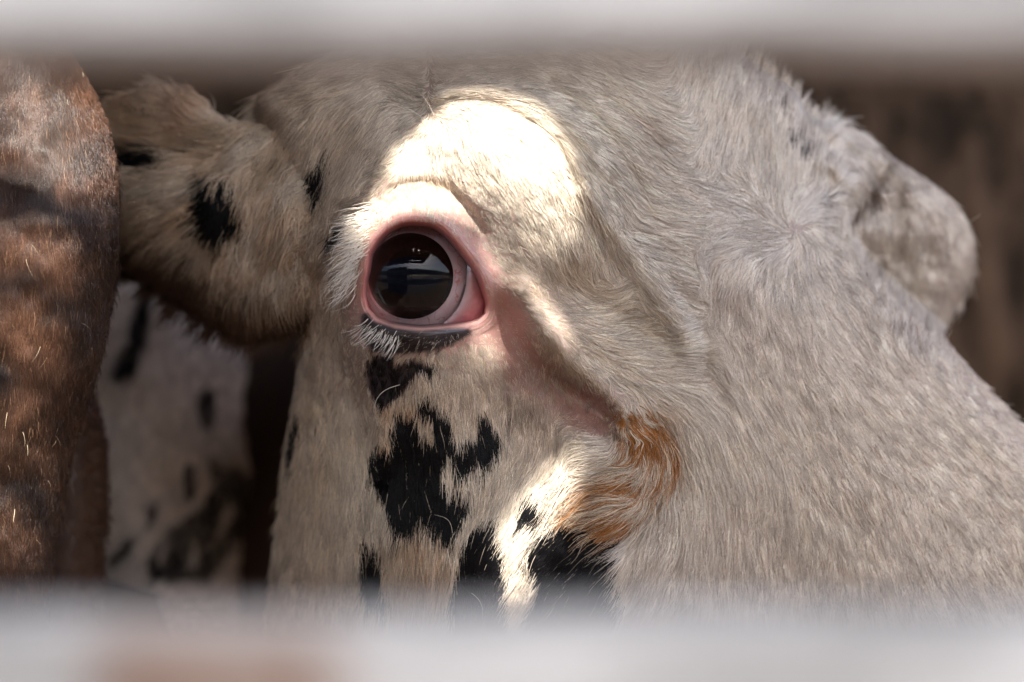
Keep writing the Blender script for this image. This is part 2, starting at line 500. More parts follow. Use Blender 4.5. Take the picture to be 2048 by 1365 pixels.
# ---- flow, length
W = (1592, 455)
FLOW = [(W[0] + r * math.cos(a), W[1] + r * math.sin(a), math.cos(a + .5), math.sin(a + .5)) for r in (18, 60) for a in np.linspace(0, 6.28, 9)[:-1] + r]
FLOW += [(1200,200,1,.55),(1300,250,1,.7),(1250,330,.75,.7),(1330,400,1,.45),(1300,480,1,.35),(1370,460,1,.15),(1350,530,1,.3),(1385,600,1,.2),(1390,650,.9,-.3),
 (1220,420,.55,.85),(1260,500,.6,.8),(1300,570,.6,.8),(1330,640,.6,.8),(1000,170,1,.1),(1100,190,1,.35),(800,190,-.6,-.2),(750,200,-.5,.4),(700,170,-.6,.3),(600,200,-.8,.4),(640,260,-.4,.8),
 (900,215,1,-.1),(1000,215,1,.3),(1080,260,.8,.6),(1130,330,.5,.85),(1170,420,.4,.9),(1190,500,.3,.95),
 (780,340,-.8,.5),(830,350,-.1,1),(880,370,.4,.9),(940,400,.5,.85),(1000,460,.6,.8),(950,300,.4,.8),(880,280,0,1),(1050,350,.5,.85),(1050,460,.5,.85),(1000,540,.7,.7),(1040,600,.9,.45),
 (720,420,-.9,.1),(700,470,-1,.25),(700,530,-.9,.4),(715,570,-.7,.7),(740,430,-.7,.1),(790,425,-.1,1),(850,410,.1,1),(900,420,.1,1),(940,460,.3,.9),
 (1010,560,.8,.5),(1060,640,.9,.4),(1070,690,.3,.9),(1110,720,-.2,1),(1150,740,.6,.8),(1200,790,.5,.85),(1230,840,.2,1),
 (1100,560,.5,.85),(1150,580,.8,.55),(1150,620,1,.3),(1200,600,.9,.1),(1235,575,.8,-.45),(1219,615,.8,-.5),(1250,645,1,-.2),(1300,650,1,-.4),(1280,690,1,.05),(1350,690,1,-.15),
 (1200,680,.95,.35),(1300,730,1,.2),(1370,740,1,.1),(1250,760,.85,.55),(1320,800,.85,.5),(1400,800,.7,.7),(1300,850,.7,.75),(1270,830,.4,.9),(1200,520,.2,1),(1150,500,.3,.95),(1230,470,.4,.9),
 (1320,880,.1,1),(1320,930,-.35,.95),(1290,970,-.6,.8),(1260,900,-.4,.9),(1240,930,-.85,.45),(1200,900,-1,.15),(1160,880,-1,.1),(1180,950,-1,.2),(1220,1000,-.9,.35),(1250,1040,-.8,.55),(1180,1040,-.95,.4),(1210,1090,-.85,.5),
 (1350,900,.3,.95),(1360,1000,0,1),(1330,1050,-.25,.97),(1400,950,.25,.97),(1300,1120,-.4,.9),(1400,1100,0,1),
 (1440,620,-.05,1),(1440,560,-.3,.95),(1480,540,-.4,.9),(1500,600,.1,1),(1480,700,.25,.97),(1550,560,-.15,1),(1600,550,.2,1),(1650,560,.4,.9),(1700,570,.6,.8),(1600,650,.35,.93),(1700,700,.55,.83),
 (1500,850,.4,.9),(1600,850,.45,.9),(1800,800,.62,.78),(1900,850,.65,.75),(2000,950,.65,.75),(1700,1000,.4,.9),(1550,1050,.1,1),(1600,1200,0,1),(1800,1100,.3,.95),(2000,1150,.4,.9),(1450,900,.35,.93),
 (1500,470,-1,0),(1450,500,-1,.35),(1460,430,-1,-.2),(1592,370,0,-1),(1530,330,-.1,-1),(1450,280,.15,-1),(1400,180,.2,-1),(1600,250,.1,-1),(1650,330,.2,-1),
 (1700,300,.5,.3),(1750,350,.4,.8),(1800,450,.1,1),(1850,400,.5,.8),(1850,520,0,1),(1780,550,-.1,1),(1900,550,.1,1),(1850,620,-.1,1),(1720,440,-.2,.9),
 (760,750,0,1),(850,720,.1,1),(930,720,.3,.95),(1000,740,.4,.9),(900,780,.05,1),(1000,800,.05,1),(1080,800,0,1),(800,850,0,1),(900,880,0,1),(960,900,.1,1),(1050,880,0,1),(1100,880,0,1),
 (850,980,.1,1),(930,990,0,1),(1000,960,-.2,.97),(1050,950,-.4,.9),(1120,930,-.45,.9),(1080,1010,-.5,.85),(1000,1030,-.4,.9),(1130,1000,-.7,.7),(960,1080,-.35,.93),(1050,1090,-.6,.8),(1120,1090,-.65,.75),
 (1020,1160,-.4,.9),(1060,1220,-.5,.85),(950,1180,-.15,1),(900,1150,-.05,1),(820,1100,0,1),(780,1150,-.05,1),(1180,1130,-.7,.7),(1230,1180,-.45,.9),(1150,1220,-.5,.85),
 (730,660,-.7,.7),(770,690,-.6,.8),(820,690,-.5,.5),(870,690,-.5,.6),(920,690,.1,1),(960,690,.4,.9),
 (650,600,0,1),(620,500,-.1,1),(680,700,.1,1),(650,800,.08,1),(700,900,.1,1),(620,950,0,1),(650,1100,0,1),(720,1050,.05,1),(600,1200,0,1),
 (700,350,-.4,.9),(650,350,-.2,1),(620,420,-.15,1),(580,330,-.3,.95),(560,480,-.1,1),(760,260,-.5,.8),(720,280,-.5,.8),(800,240,-.6,.5),(850,230,-.4,.3),
 (1000,1500,-.2,1),(2100,1400,.2,1),(2400,1300,.5,.85),(1500,1500,0,1)]
LEN = [(1000,300,34),(850,370,30),(800,410,15),(930,440,13),(1000,560,22),(1050,660,24),(1020,680,9),(1200,820,9),(900,700,22),(760,680,26),(700,480,32),(900,800,42),(850,950,65),
 (900,1150,80),(1000,1100,56),(1100,1000,56),(1150,1200,60),(1150,1080,45),(970,1080,45),(1200,930,120),(1300,900,115),(1250,1040,110),(1250,650,80),(1200,500,72),(1300,750,95),(1350,480,90),(1250,300,88),(1100,230,66),
 (1550,420,85),(1600,500,78),(1500,650,50),(1700,800,44),(1900,900,44),(1600,1050,50),(1400,1050,80),(1500,280,64),(1750,400,60),(1850,500,70),(650,350,120),(600,500,120),(700,250,110),(650,900,90),
 (735,662,13),(765,688,16),(640,650,70),(830,300,45),(760,440,26),(960,640,8),(740,630,10)]
GF = Grid(400, -60, 2560, 1820, 6)
class _W: pass
GW = _W(); GW.X = GF.X + 46 * (fbm(GF.X, GF.Y, 75, 41) - .5) + 22 * (vnoise(GF.X, GF.Y, 24, 42) - .5); GW.Y = GF.Y + 46 * (fbm(GF.X, GF.Y, 75, 43) - .5) + 22 * (vnoise(GF.X, GF.Y, 24, 44) - .5)
flow = shepard(GW, FLOW, 4.5)
leng = shepard(GF, LEN, 4)

# ---- coat pattern (pigment)
BLACK = [
 [(730,732),(749,711),(783,708),(791,732),(825,719),(849,727),(870,740),(862,756),(838,751),(822,764),(809,788),(793,804),(764,827),(749,811),(733,772)],
 [(833,804),(854,801),(870,822),(899,833),(904,872),(909,891),(954,885),(957,862),(952,833),(978,843),(996,877),(1002,906),(986,925),(970,951),(954,938),(933,959),(909,951),(907,920),(886,925),(880,951),(900,985),(943,994),(943,1023),(923,1047),(902,1090),(876,1076),(858,1055),(838,1045),(826,1066),(811,1086),(791,1066),(773,1030),(744,980),(738,940),(750,910),(785,920),(780,880),(790,835),(830,840),(842,878),(862,886),(872,870),(862,845),(835,830)],
 [(1044,998),(1085,998),(1102,1022),(1072,1062),(1034,1050)],
 [(958,1045),(993,1050),(1002,1090),(1008,1130),(1010,1170),(1016,1300),(905,1300),(902,1199),(917,1140),(923,1096)],
 [(1134,1030),(1185,1024),(1200,1055),(1190,1073),(1214,1100),(1222,1126),(1230,1170),(1245,1228),(1198,1330),(1066,1330),(1052,1243),(1072,1199),(1066,1156),(1040,1128),(1081,1080)],
 [(725,1100),(760,1120),(768,1200),(790,1230),(735,1230),(722,1180)],
 [(640,320),(655,335),(648,390),(630,440),(614,430),(612,380),(624,340)],
 [(660,460),(682,450),(674,490),(652,520),(645,500)],
 [(600,830),(606,860),(592,920),(580,970),(573,950),(585,880)]]
LIDDARK = [(722, 628), (735, 625), (748, 642), (790, 655), (840, 661), (900, 657), (938, 656), (945, 668), (915, 684), (880, 700), (810, 710), (750, 706), (722, 674)]
OCHRE = catmull([(1275, 840), (1325, 865), (1335, 915), (1305, 985), (1260, 1050), (1205, 1095), (1180, 1080), (1215, 1020), (1170, 985), (1225, 950), (1250, 905), (1235, 870)], 4)
BARE = catmull([(978, 545), (1015, 580), (1056, 632), (1074, 694), (1124, 748), (1185, 790), (1228, 838), (1225, 862), (1165, 860), (1110, 820), (1060, 790), (1015, 755), (1000, 700), (965, 660), (975, 640), (985, 600)], 4)

def black_amt(px, py):
    d = np.full(px.shape, 1e9)
    for poly in BLACK: d = np.minimum(d, sdf(px, py, poly))
    return d

def bare_amt(px, py):
    """1 where skin shows with hardly any hair"""
    e = sdf(px, py, EYE)
    a = smooth(20, 8, e)
    right = smooth(900, 950, px) * smooth(670, 620, py)
    a = np.maximum(a, right * smooth(55, 30, e))
    a = np.maximum(a, smooth(14, -16, sdf(px, py, BARE) + 16 * (fbm(px, py, 26, 47) - .5)) * (1 - .45 * smooth(690, 770, py)))
    return a

def coat_color(px, py, rnd):
    N = len(px)
    fl = GF.look(flow, px, py); fl = fl / (np.linalg.norm(fl, axis=1, keepdims=True) + 1e-9)
    sh = fl * GF.look(leng, px, py) * .42
    d = black_amt(px + sh[:, 0] + 6 * (rnd[:, 0] - .5), py + sh[:, 1] + 12 * (rnd[:, 1] - .5))
    d = d + 5 * (fbm(px, py, 14, 19) - .5)
    blk = d < 0
    c = np.tile(np.array([.74, .655, .545]), (N, 1))
    tan = np.array([.46, .30, .17]); dirt = np.array([.36, .25, .19]); grey = np.array([.52, .48, .45])
    def mix(col, w):
        nonlocal c
        c = c * (1 - w[:, None]) + np.array(col) * w[:, None]
    n1 = fbm(px, py, 70, 21); n2 = fbm(px, py, 22, 33)
    g = lambda x, y, s, s2=None: np.exp(-((px - x) / s) ** 2 - ((py - y) / (s2 or s)) ** 2)
    mix(tan, .32 * smooth(.45, .75, n1) * rnd[:, 2])
    mix(tan, .65 * np.clip(g(620, 420, 130, 260) + g(640, 230, 140, 80) + g(620, 900, 70, 300), 0, 1) * (.3 + .7 * n2))
    mix(tan, .75 * g(850, 360, 75, 18) * (.4 + .6 * rnd[:, 2]))
    mix(tan, .5 * np.clip(g(1050, 575, 50, 45) + g(1130, 560, 45, 60) + g(1130, 690, 60, 60), 0, 1) * (.3 + .7 * rnd[:, 2]))
    mix((.48, .36, .27), .6 * np.clip(g(900, 810, 130, 60) + g(1060, 850, 60, 60), 0, 1) * (.4 + .6 * rnd[:, 2]))
    mix((.55, .30, .13), .85 * np.clip(g(850, 1120, 55, 80) + g(775, 900, 22, 60) + g(858, 868, 14, 22) * 1.2 + g(805, 815, 40, 14), 0, 1) * (.25 + .75 * smooth(.3, .7, n2 + .3 * (rnd[:, 2] - .5))))
    mix(grey, .22 * smooth(1250, 1550, px + .4 * py - 200))
    mix((.84, .76, .67), .75 * smooth(1150, 1420, px))
    mix((.84, .74, .60), .4 * np.clip(1 - np.abs(px - 1150) / 250, 0, 1) * (py < 720))
    # soiled tips here and there on the nose and the forehead
    k = (rnd[:, 2] < .07 + .13 * smooth(.5, .72, n1) * smooth(1380, 1500, px)) & (px > 1150)
    c[k] = c[k] * .35 + dirt * .65
    mix(dirt, .8 * np.clip(g(1258, 225, 30, 12) + g(1285, 262, 18, 16) + g(1480, 570, 26, 24) * .6 + g(1440, 540, 9, 50) * .6 + g(1110, 670, 20, 26) * .8 + g(1140, 700, 10, 16), 0, 1) * (.4 + .6 * rnd[:, 0]))
    mix((.30, .17, .12), .8 * smooth(24, -10, sdf(px, py, BARE)) * smooth(680, 760, py) * (.5 + .5 * rnd[:, 2]))
    mix((.34, .2, .13), .7 * np.clip(g(1150, 830, 90, 40), 0, 1) * (rnd[:, 0] < .6))
    mix((.10, .06, .045), np.clip(g(1013, 780, 9, 15) + g(1018, 830, 5, 25) + g(1055, 815, 24, 12) * .7, 0, 1))
    mix((.06, .05, .05), (np.clip(g(1585, 300, 14, 13) + g(1609, 328, 15, 13) + g(1640, 404, 9, 11) + g(1562, 230, 12, 8) * .8, 0, 1) > .5) * .9)
    mix((.16, .11, .08), np.clip(g(1742, 382, 13, 30) * 1.3 + g(1718, 415, 13, 16) * 1.2 + .5 * g(1700, 345, 12, 10), 0, 1))
    oc = smooth(10, -12, sdf(px + 18 * (rnd[:, 0] - .5), py + 14 * (rnd[:, 1] - .5), OCHRE))
    mix((.42, .19, .06), oc * (.35 + .65 * smooth(.35, .6, fbm(px * .6, py, 16, 77))))
    mix((.5, .3, .15), .5 * g(1300, 830, 30, 30))
    ld = smooth(3, -6, sdf(px, py, LIDDARK))
    dk = ld * (rnd[:, 2] < .84)
    mix((.03, .026, .028), dk)
    br = 1 + (.6 - .22 * smooth(1250, 1450, px)) * (rnd[:, 1] - .5)
    c = c * br[:, None]
    c[blk] = np.array([.006, .0055, .0065]) * (.6 + .8 * rnd[blk, 2][:, None])
    # a few light hairs within the black
    k = blk & (rnd[:, 0] > .985); c[k] = (.5, .42, .34)
    return c

def skin_color(px, py):
    N = len(px)
    c = np.tile(np.array([.42, .31, .25]), (N, 1))
    e = sdf(px, py, EYE)
    def mix(col, w):
        nonlocal c
        c = c * (1 - w[:, None]) + np.array(col) * w[:, None]
    mix((.62, .34, .29), smooth(75, 25, e))
    mix((.54, .29, .25), smooth(22, -18, sdf(px, py, BARE)) * .95)
    mix((.19, .095, .07), .9 * smooth(640, 770, py) * smooth(30, -12, sdf(px, py, BARE)))
    mix((.60, .20, .18), smooth(14, 2, e) * smooth(650, 600, py))
    g = lambda x, y, s, s2=None: np.exp(-((px - x) / s) ** 2 - ((py - y) / (s2 or s)) ** 2)
    mix((.34, .17, .13), np.clip(.8 * g(1195, 815, 45, 26) + .6 * g(1120, 790, 60, 26), 0, 1))  # lower channel browned, its shade painted into the skin colour
    mix((.10, .05, .035), smooth(.54, .70, fbm(px, py, 17, 55)) * np.clip(g(1190, 815, 50, 30) + g(1050, 820, 40, 40) * .6, 0, 1))
    mix((.035, .025, .03), smooth(4, -5, sdf(px, py, LIDDARK)))
    mix((.03, .02, .025), smooth(4, -10, black_amt(px, py)))
    mix((.30, .10, .10), smooth(0, -6, e))
    mix((.04, .02, .025), smooth(3, -6, e) * smooth(640, 648, py) * smooth(950, 925, px))
    return c

# ---- neck (continues the body behind the head) and trunk
NECK = [(478, 1600), (482, 1140), (500, 960), (486, 830), (494, 720), (470, 560), (640, 330), (900, 300), (1100, 420), (1200, 900), (1100, 1400), (900, 1900), (300, 2300), (-500, 2300), (-900, 1700), (-700, 900),
        (-300, 560), (0, 470), (200, 430), (400, 400)]
# visible front of the neck, then the shaded throat that runs behind the jaw
NECK_VIS = [(470, 1900), (480, 1140), (500, 960), (486, 830), (494, 720), (470, 600), (400, 470), (250, 430), (0, 470), (-300, 560), (-700, 900), (-900, 1700), (-600, 2300), (200, 2300)]
def neck_depth(X, Y):
    return .34 + .00006 * np.abs(X - 250) + .012 * (fbm(X, Y, 220, 4) - .5)
NK = Surf(NECK_VIS, neck_depth, 170, .09, (-950, 300, 700, 2350), 10)
def head_back(X, Y, F, E):
    edge = .115 + .035 * smooth(1200, 2300, X) * 0
    return np.maximum(F + .006, .205 - .06 * np.clip(1 + E / 120, 0, 1) ** 2 - .03 * smooth(1500, 2400, X))
hv, hf, (hx, hy), front = H.body(head_back)
hc = skin_color(hx, hy)
nv, nf, (nx_, ny_), _ = NK.body(lambda X, Y, F, E: np.maximum(F + .01, .62 - .1 * np.clip(1 + E / 200, 0, 1) ** 2))
nc = np.tile(np.array([.34, .29, .25]), (len(nv), 1))
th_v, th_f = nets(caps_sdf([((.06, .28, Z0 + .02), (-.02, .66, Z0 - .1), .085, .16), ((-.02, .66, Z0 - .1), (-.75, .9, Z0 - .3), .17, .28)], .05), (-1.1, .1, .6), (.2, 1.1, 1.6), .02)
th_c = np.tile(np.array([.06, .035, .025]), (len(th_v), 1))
bv, bf = cow_body(-1.45, .95, ang=.15, head=False)
bc = np.tile(np.array([.5, .44, .38]), (len(bv), 1))
V, Fc = join((hv, hf), (nv, nf), (th_v, th_f), (bv, bf))
cow = mesh_obj('cow', V, Fc, M_SKIN, cols=np.concatenate([hc, nc, th_c, bc]))
tag(cow, 'white cow with black spots, its wide dark eye and pink eyelids facing the viewer', 'cow')

# fine eyelid ring so that the lid edge is smooth
m_lid = skin_mat('lid_skin', rough=.34, bump=.45, scale=1100)
m_lid.node_tree.nodes['Principled BSDF'].inputs['Coat Weight'].default_value = .25
def lid_ring():
    pts = catmull(EYE, 5); n_ = len(pts)
    cen = np.array([846, 556.])
    tan = np.roll(pts, -1, 0) - np.roll(pts, 1, 0); tan /= np.linalg.norm(tan, axis=1, keepdims=True)
    nor = np.stack([tan[:, 1], -tan[:, 0]], 1)
    flip = ((pts - cen) * nor).sum(1) < 0; nor[flip] *= -1
    up = smooth(640, 560, pts[:, 1])
    prof = [(-7, .012), (-5, .0075), (-2.5, .0045), (0, .0018), (3, .0005), (8, -.0002), (14, -.0003), (22, -.0001), (32, .0003), (44, .0016)]
    V = []; C = []
    po = np.array(prof)
    prof = [(o, float(np.interp(o, po[:, 0], po[:, 1]))) for o in np.concatenate([np.arange(-7, 0, 1.2), np.arange(0, 45, 1.5)])]
    for (o, dz) in prof:
        q = pts + nor * o
        s_ = H.G.look(H.F, pts[:, 0] + nor[:, 0] * max(o, 9), pts[:, 1] + nor[:, 1] * max(o, 9))
        f = s_ + dz + (.0005 * (vnoise(np.arange(n_) * 1.0 + 0 * o, np.full(n_, o * 7.), 11, 66) - .5) + .0004 * (vnoise(np.arange(n_) * 3.0, np.full(n_, o * 12.), 9, 67) - .5)) * min(max(o - 1, 0) / 6, 1)
        V.append(px2w(q[:, 0], q[:, 1], f)); C.append(skin_color(q[:, 0] , q[:, 1]))
    V = np.concatenate(V); C = np.concatenate(C)
    F_ = []
    for k in range(len(prof) - 1):
        for i in range(n_):
            a, b = k * n_ + i, k * n_ + (i + 1) % n_
            F_.append((a, b, b + n_, a + n_))
    return V, F_, C
v_, f_, c_ = lid_ring()
lid = mesh_obj('eyelid', v_, f_, m_lid, cow, cols=c_)
lid['label'] = 'pink rimmed eyelid, dark along its lower edge'

# ------------------------------------------------------------------ eye
EC = np.array([830., 554.]); RPX = 150.; RM = RPX * WID / 2048
EYE_Y = .0015
ball_c = px2w(np.array(EC[0]), np.array(EC[1]), np.array(EYE_Y + RM))
iris_dir = Vector((-.035, -1, -.015)).normalized()
qrot = Vector((0, -1, 0)).rotation_difference(iris_dir)
def dome(prof, seg=72, sx=1.0, sz=1.0):
    """revolved profile (radius, height towards the viewer) about the eye's axis"""
    V = []; F_ = []
    for (r, h) in prof:
        for k in range(seg):
            a = 2 * math.pi * k / seg
            p_ = Vector((r * math.cos(a) * sx, -h, r * math.sin(a) * sz)); p_.rotate(qrot)
            V.append(np.array(p_) + ball_c)
    for i in range(len(prof) - 1):
        for k in range(seg):
            a, b = i * seg + k, i * seg + (k + 1) % seg
            F_.append((a, a + seg, b + seg, b))
    return np.array(V), F_
LIMB = .0161
hl = math.sqrt(RM ** 2 - LIMB ** 2)
mS, n, l, p = new_mat('sclera')
tc = n.new('ShaderNodeTexCoord')
nz = n.new('ShaderNodeTexNoise'); nz.inputs['Scale'].default_value = 130; nz.inputs['Detail'].default_value = 4; nz.inputs['Distortion'].default_value = 1.5
l.new(tc.outputs['Object'], nz.inputs['Vector'])
wv = n.new('ShaderNodeTexWave'); wv.inputs['Scale'].default_value = 60; wv.inputs['Distortion'].default_value = 14; wv.inputs['Detail'].default_value = 3; wv.inputs['Detail Scale'].default_value = 2
l.new(tc.outputs['Object'], wv.inputs['Vector'])
cr = n.new('ShaderNodeValToRGB')
cr.color_ramp.elements[0].position = .3; cr.color_ramp.elements[0].color = (.40, .25, .25, 1)
cr.color_ramp.elements[1].position = .7; cr.color_ramp.elements[1].color = (.48, .35, .35, 1)
l.new(nz.outputs['Fac'], cr.inputs[0])
vr = n.new('ShaderNodeValToRGB'); vr.color_ramp.elements[0].position = .0; vr.color_ramp.elements[0].color = (1, 1, 1, 1)
vr.color_ramp.elements[1].position = .035; vr.color_ramp.elements[1].color = (0, 0, 0, 1)
l.new(wv.outputs['Fac'], vr.inputs[0])
mx = n.new('ShaderNodeMix'); mx.data_type = 'RGBA'
l.new(vr.outputs[0], mx.inputs[0]); l.new(cr.outputs[0], mx.inputs[6]); mx.inputs[7].default_value = (.40, .17, .17, 1)
at = n.new('ShaderNodeAttribute'); at.attribute_name = 'col'
mx2 = n.new('ShaderNodeMix'); mx2.data_type = 'RGBA'; mx2.blend_type = 'MULTIPLY'; mx2.inputs[0].default_value = 1
l.new(mx.outputs[2], mx2.inputs[6]); l.new(at.outputs['Color'], mx2.inputs[7]); l.new(mx2.outputs[2], p.inputs['Base Color'])
p.inputs['Roughness'].default_value = .12; p.inputs['Coat Weight'].default_value = .6; p.inputs['Coat Roughness'].default_value = .03
p.inputs['Subsurface Weight'].default_value = .2; p.inputs['Subsurface Radius'].default_value = (.003, .001, .001); p.inputs['Subsurface Scale'].default_value = 1
prof = [(RM * math.sin(a), RM * math.cos(a)) for a in np.linspace(math.pi * .98, math.asin((LIMB - .0004) / RM), 44)]
v_, f_ = dome(prof)
col_ = np.ones((len(v_), 3))
rr = np.repeat([q[0] for q in prof], 72); hh = np.repeat([q[1] for q in prof], 72)
ring = (hh > 0) * np.exp(-((rr - LIMB) / .0011) ** 2)
col_ = col_ * (1 - ring[:, None]) + np.array([.95, 1.04, 1.08]) * ring[:, None]
mesh_obj('eyeball', v_, f_, mS, cow, cols=col_)
# iris
mI, n, l, p = new_mat('iris')
at = n.new('ShaderNodeAttribute'); at.attribute_name = 'col'; l.new(at.outputs['Color'], p.inputs['Base Color'])
p.inputs['Roughness'].default_value = .9; p.inputs['Specular IOR Level'].default_value = 0
rs = np.linspace(.0003, LIMB + .0002, 26)
v_, f_ = dome([(r, hl - .0006 + .0012 * (1 - r / LIMB)) for r in rs], 120)
rr = np.repeat(rs, 120) / LIMB; aa = np.tile(2 * math.pi * np.arange(120) / 120, 26)
x_ = rr * np.cos(aa); z_ = rr * np.sin(aa)
pup = smooth(1.04, .92, np.sqrt((x_ / .72) ** 2 + (z_ / .44) ** 2))
spoke = np.random.default_rng(5).random(120)[np.tile(np.arange(120), 26)]
ci = np.array([.007, .0035, .0025])[None] * (.6 + .8 * spoke[:, None])
ci = ci * (1 - smooth(.8, 1.0, rr)[:, None] * .7)
ci = ci * (1 - pup[:, None]) + np.array([.0022, .003, .006]) * pup[:, None]
mesh_obj('iris', v_, f_, mI, cow, cols=ci)
# cornea: clear wet dome
mC = bpy.data.materials.new('cornea'); mC.use_nodes = True
n = mC.node_tree.nodes; l = mC.node_tree.links; n.remove(n['Principled BSDF'])
tr = n.new('ShaderNodeBsdfTransparent'); gl = n.new('ShaderNodeBsdfGlossy'); gl.inputs['Roughness'].default_value = .015; gl.inputs['Color'].default_value = (.8, .8, .8, 1)
fr = n.new('ShaderNodeFresnel'); fr.inputs['IOR'].default_value = 1.376
ms = n.new('ShaderNodeMixShader'); l.new(fr.outputs[0], ms.inputs[0]); l.new(tr.outputs[0], ms.inputs[1]); l.new(gl.outputs[0], ms.inputs[2])
l.new(ms.outputs[0], n['Material Output'].inputs[0])
Rc = .0235
ac = math.asin((LIMB + .0004) / Rc)
off = hl - Rc * math.cos(ac) + .0004
v_, f_ = dome([(max(Rc * math.sin(a), 1e-5), Rc * math.cos(a) + off) for a in np.linspace(0, ac, 26)], 96)
mesh_obj('cornea', v_, [q[::-1] for q in f_], mC, cow)
# third eyelid at the inner corner
mT, n, l, p = new_mat('third_eyelid')
tc = n.new('ShaderNodeTexCoord')
nz = n.new('ShaderNodeTexNoise'); nz.inputs['Scale'].default_value = 160; nz.inputs['Detail'].default_value = 5; l.new(tc.outputs['Object'], nz.inputs['Vector'])
cr = n.new('ShaderNodeValToRGB'); cr.color_ramp.elements[0].position = .3; cr.color_ramp.elements[1].position = .7
cr.color_ramp.elements[0].color = (.36, .085, .095, 1); cr.color_ramp.elements[1].color = (.56, .23, .24, 1)
l.new(nz.outputs['Fac'], cr.inputs[0])
at = n.new('ShaderNodeAttribute'); at.attribute_name = 'col'
mx = n.new('ShaderNodeMix'); mx.data_type = 'RGBA'; mx.inputs[7].default_value = (.43, .30, .30, 1)
l.new(at.outputs['Fac'], mx.inputs[0]); l.new(cr.outputs[0], mx.inputs[6]); l.new(mx.outputs[2], p.inputs['Base Color'])
p.inputs['Roughness'].default_value = .15; p.inputs['Coat Weight'].default_value = .8; p.inputs['Coat Roughness'].default_value = .02
p.inputs['Subsurface Weight'].default_value = .3; p.inputs['Subsurface Radius'].default_value = (.003, .001, .001); p.inputs['Subsurface Scale'].default_value = 1
bp = n.new('ShaderNodeBump'); bp.inputs['Distance'].default_value = .002; bp.inputs['Strength'].default_value = .55
nz2 = n.new('ShaderNodeTexNoise'); nz2.inputs['Scale'].default_value = 170; l.new(tc.outputs['Object'], nz2.inputs['Vector']); l.new(nz2.outputs['Fac'], bp.inputs['Height']); l.new(bp.outputs[0], p.inputs['Normal'])
inner = catmull([(934, 500), (934, 540), (930, 580), (914, 618), (880, 652), (840, 676)], 5, False)
nt_ = len(inner); V = []; 
for k, u in enumerate(np.linspace(0, 1, 14)):
    q = inner * (1 - u) + (inner + np.array([85, 6])) * u
    rx, ry = (q[:, 0] - EC[0]), (q[:, 1] - EC[1]); r2 = np.clip(1 - (rx ** 2 + ry ** 2) / (RPX * 1.12) ** 2, .02, 1)
    rise = .0014 * smooth(0, .12, u) + .003 * smooth(.3, 1, u)
    V.append(px2w(q[:, 0], q[:, 1], EYE_Y + RM - RM * 1.0 * np.sqrt(r2) * 1.02 + .0003 - rise * (u > 0) + .0003 * (u == 0) + .0005 * (fbm(q[:, 0], q[:, 1], 16, 12) - .5)))
V = np.concatenate(V); TC = np.repeat(np.clip(1 - np.linspace(0, 1, 14) * 2.6, 0, 1) ** 1.2, nt_)[:, None] * np.ones(3)
mesh_obj('third_eyelid', V, [(k * nt_ + i, k * nt_ + i + 1, (k + 1) * nt_ + i + 1, (k + 1) * nt_ + i) for k in range(13) for i in range(nt_ - 1)], mT, cow, cols=TC)

# ------------------------------------------------------------------ coat of the head
def head_dens(px, py):
    b_ = bare_amt(px, py)
    d = 1 - .86 * b_
    d *= np.where(sdf(px, py, LIDDARK) < 2, .8, 1)
    d *= (sdf(px, py, EYE) > 5)
    return d
VIEW = (500, 40, 2110, 1365)
ro = scatter(H, VIEW, 300000, head_dens)
rd = rng.random((len(ro), 3))
cc = coat_color(ro[:, 0], ro[:, 1], rd)
groom('coat', cow, H, GF, flow, leng, ro, cc, M_HAIR, rad=1.25e-4, lift=.075, cl=.55, clump=18, jit=.11, wave=.018)
# longer loose locks
def loose_dens(px, py):
    g = lambda x, y, s, s2: np.exp(-((px - x) / s) ** 2 - ((py - y) / s2) ** 2)
    return np.clip(g(1230, 970, 90, 120) + .6 * g(1280, 720, 130, 110) + .5 * g(640, 350, 120, 200) + .5 * g(850, 1120, 90, 120) + .4 * g(1080, 1120, 140, 120) + .3 * g(1590, 460, 120, 70) + .2, 0, 1) * head_dens(px, py)
ro = scatter(H, VIEW, 60000, loose_dens)
rd = rng.random((len(ro), 3))
groom('long_hair', cow, H, GF, flow, leng, ro, coat_color(ro[:, 0], ro[:, 1], rd), M_HAIR, rad=1.2e-4, lift=.125, cl=.85, clump=34, jit=.09, len_scale=1.15, npt=7, wave=.02)

# the ochre tuft that hangs over the cheek
n_t = 5200
tp = catmull([(1286, 832), (1322, 868), (1334, 915), (1318, 965), (1290, 1005), (1262, 1032)], 12, False)
ti = rng.random(n_t) * (len(tp) - 1.01)
base_ = tp[ti.astype(int)] * (1 - (ti % 1))[:, None] + tp[ti.astype(int) + 1] * (ti % 1)[:, None]
inw = rng.random(n_t) ** .8
ro = base_ + np.stack([-72 * inw * (1 - .35 * ti / len(tp)), -6 * inw + 8 * rng.standard_normal(n_t)], 1) + 7 * rng.standard_normal((n_t, 2))
w_o = smooth(.40, .60, fbm(ro[:, 0] * .5, ro[:, 1] * 1.5, 20, 77) + .2 * (.45 - inw) + .06 * rng.standard_normal(n_t))[:, None]
tc_ = np.array([.70, .60, .47]) * (1 - w_o) + np.array([.40, .165, .045]) * w_o
tc_ = tc_ * (.75 + .5 * rng.random((n_t, 1)))
groom('cheek_tuft', cow, H, GF, flow, leng, ro, tc_, M_HAIR, rad=1.25e-4, lift=.23, cl=.9, clump=24, jit=.08, len_scale=1.0, npt=8, wave=.02)

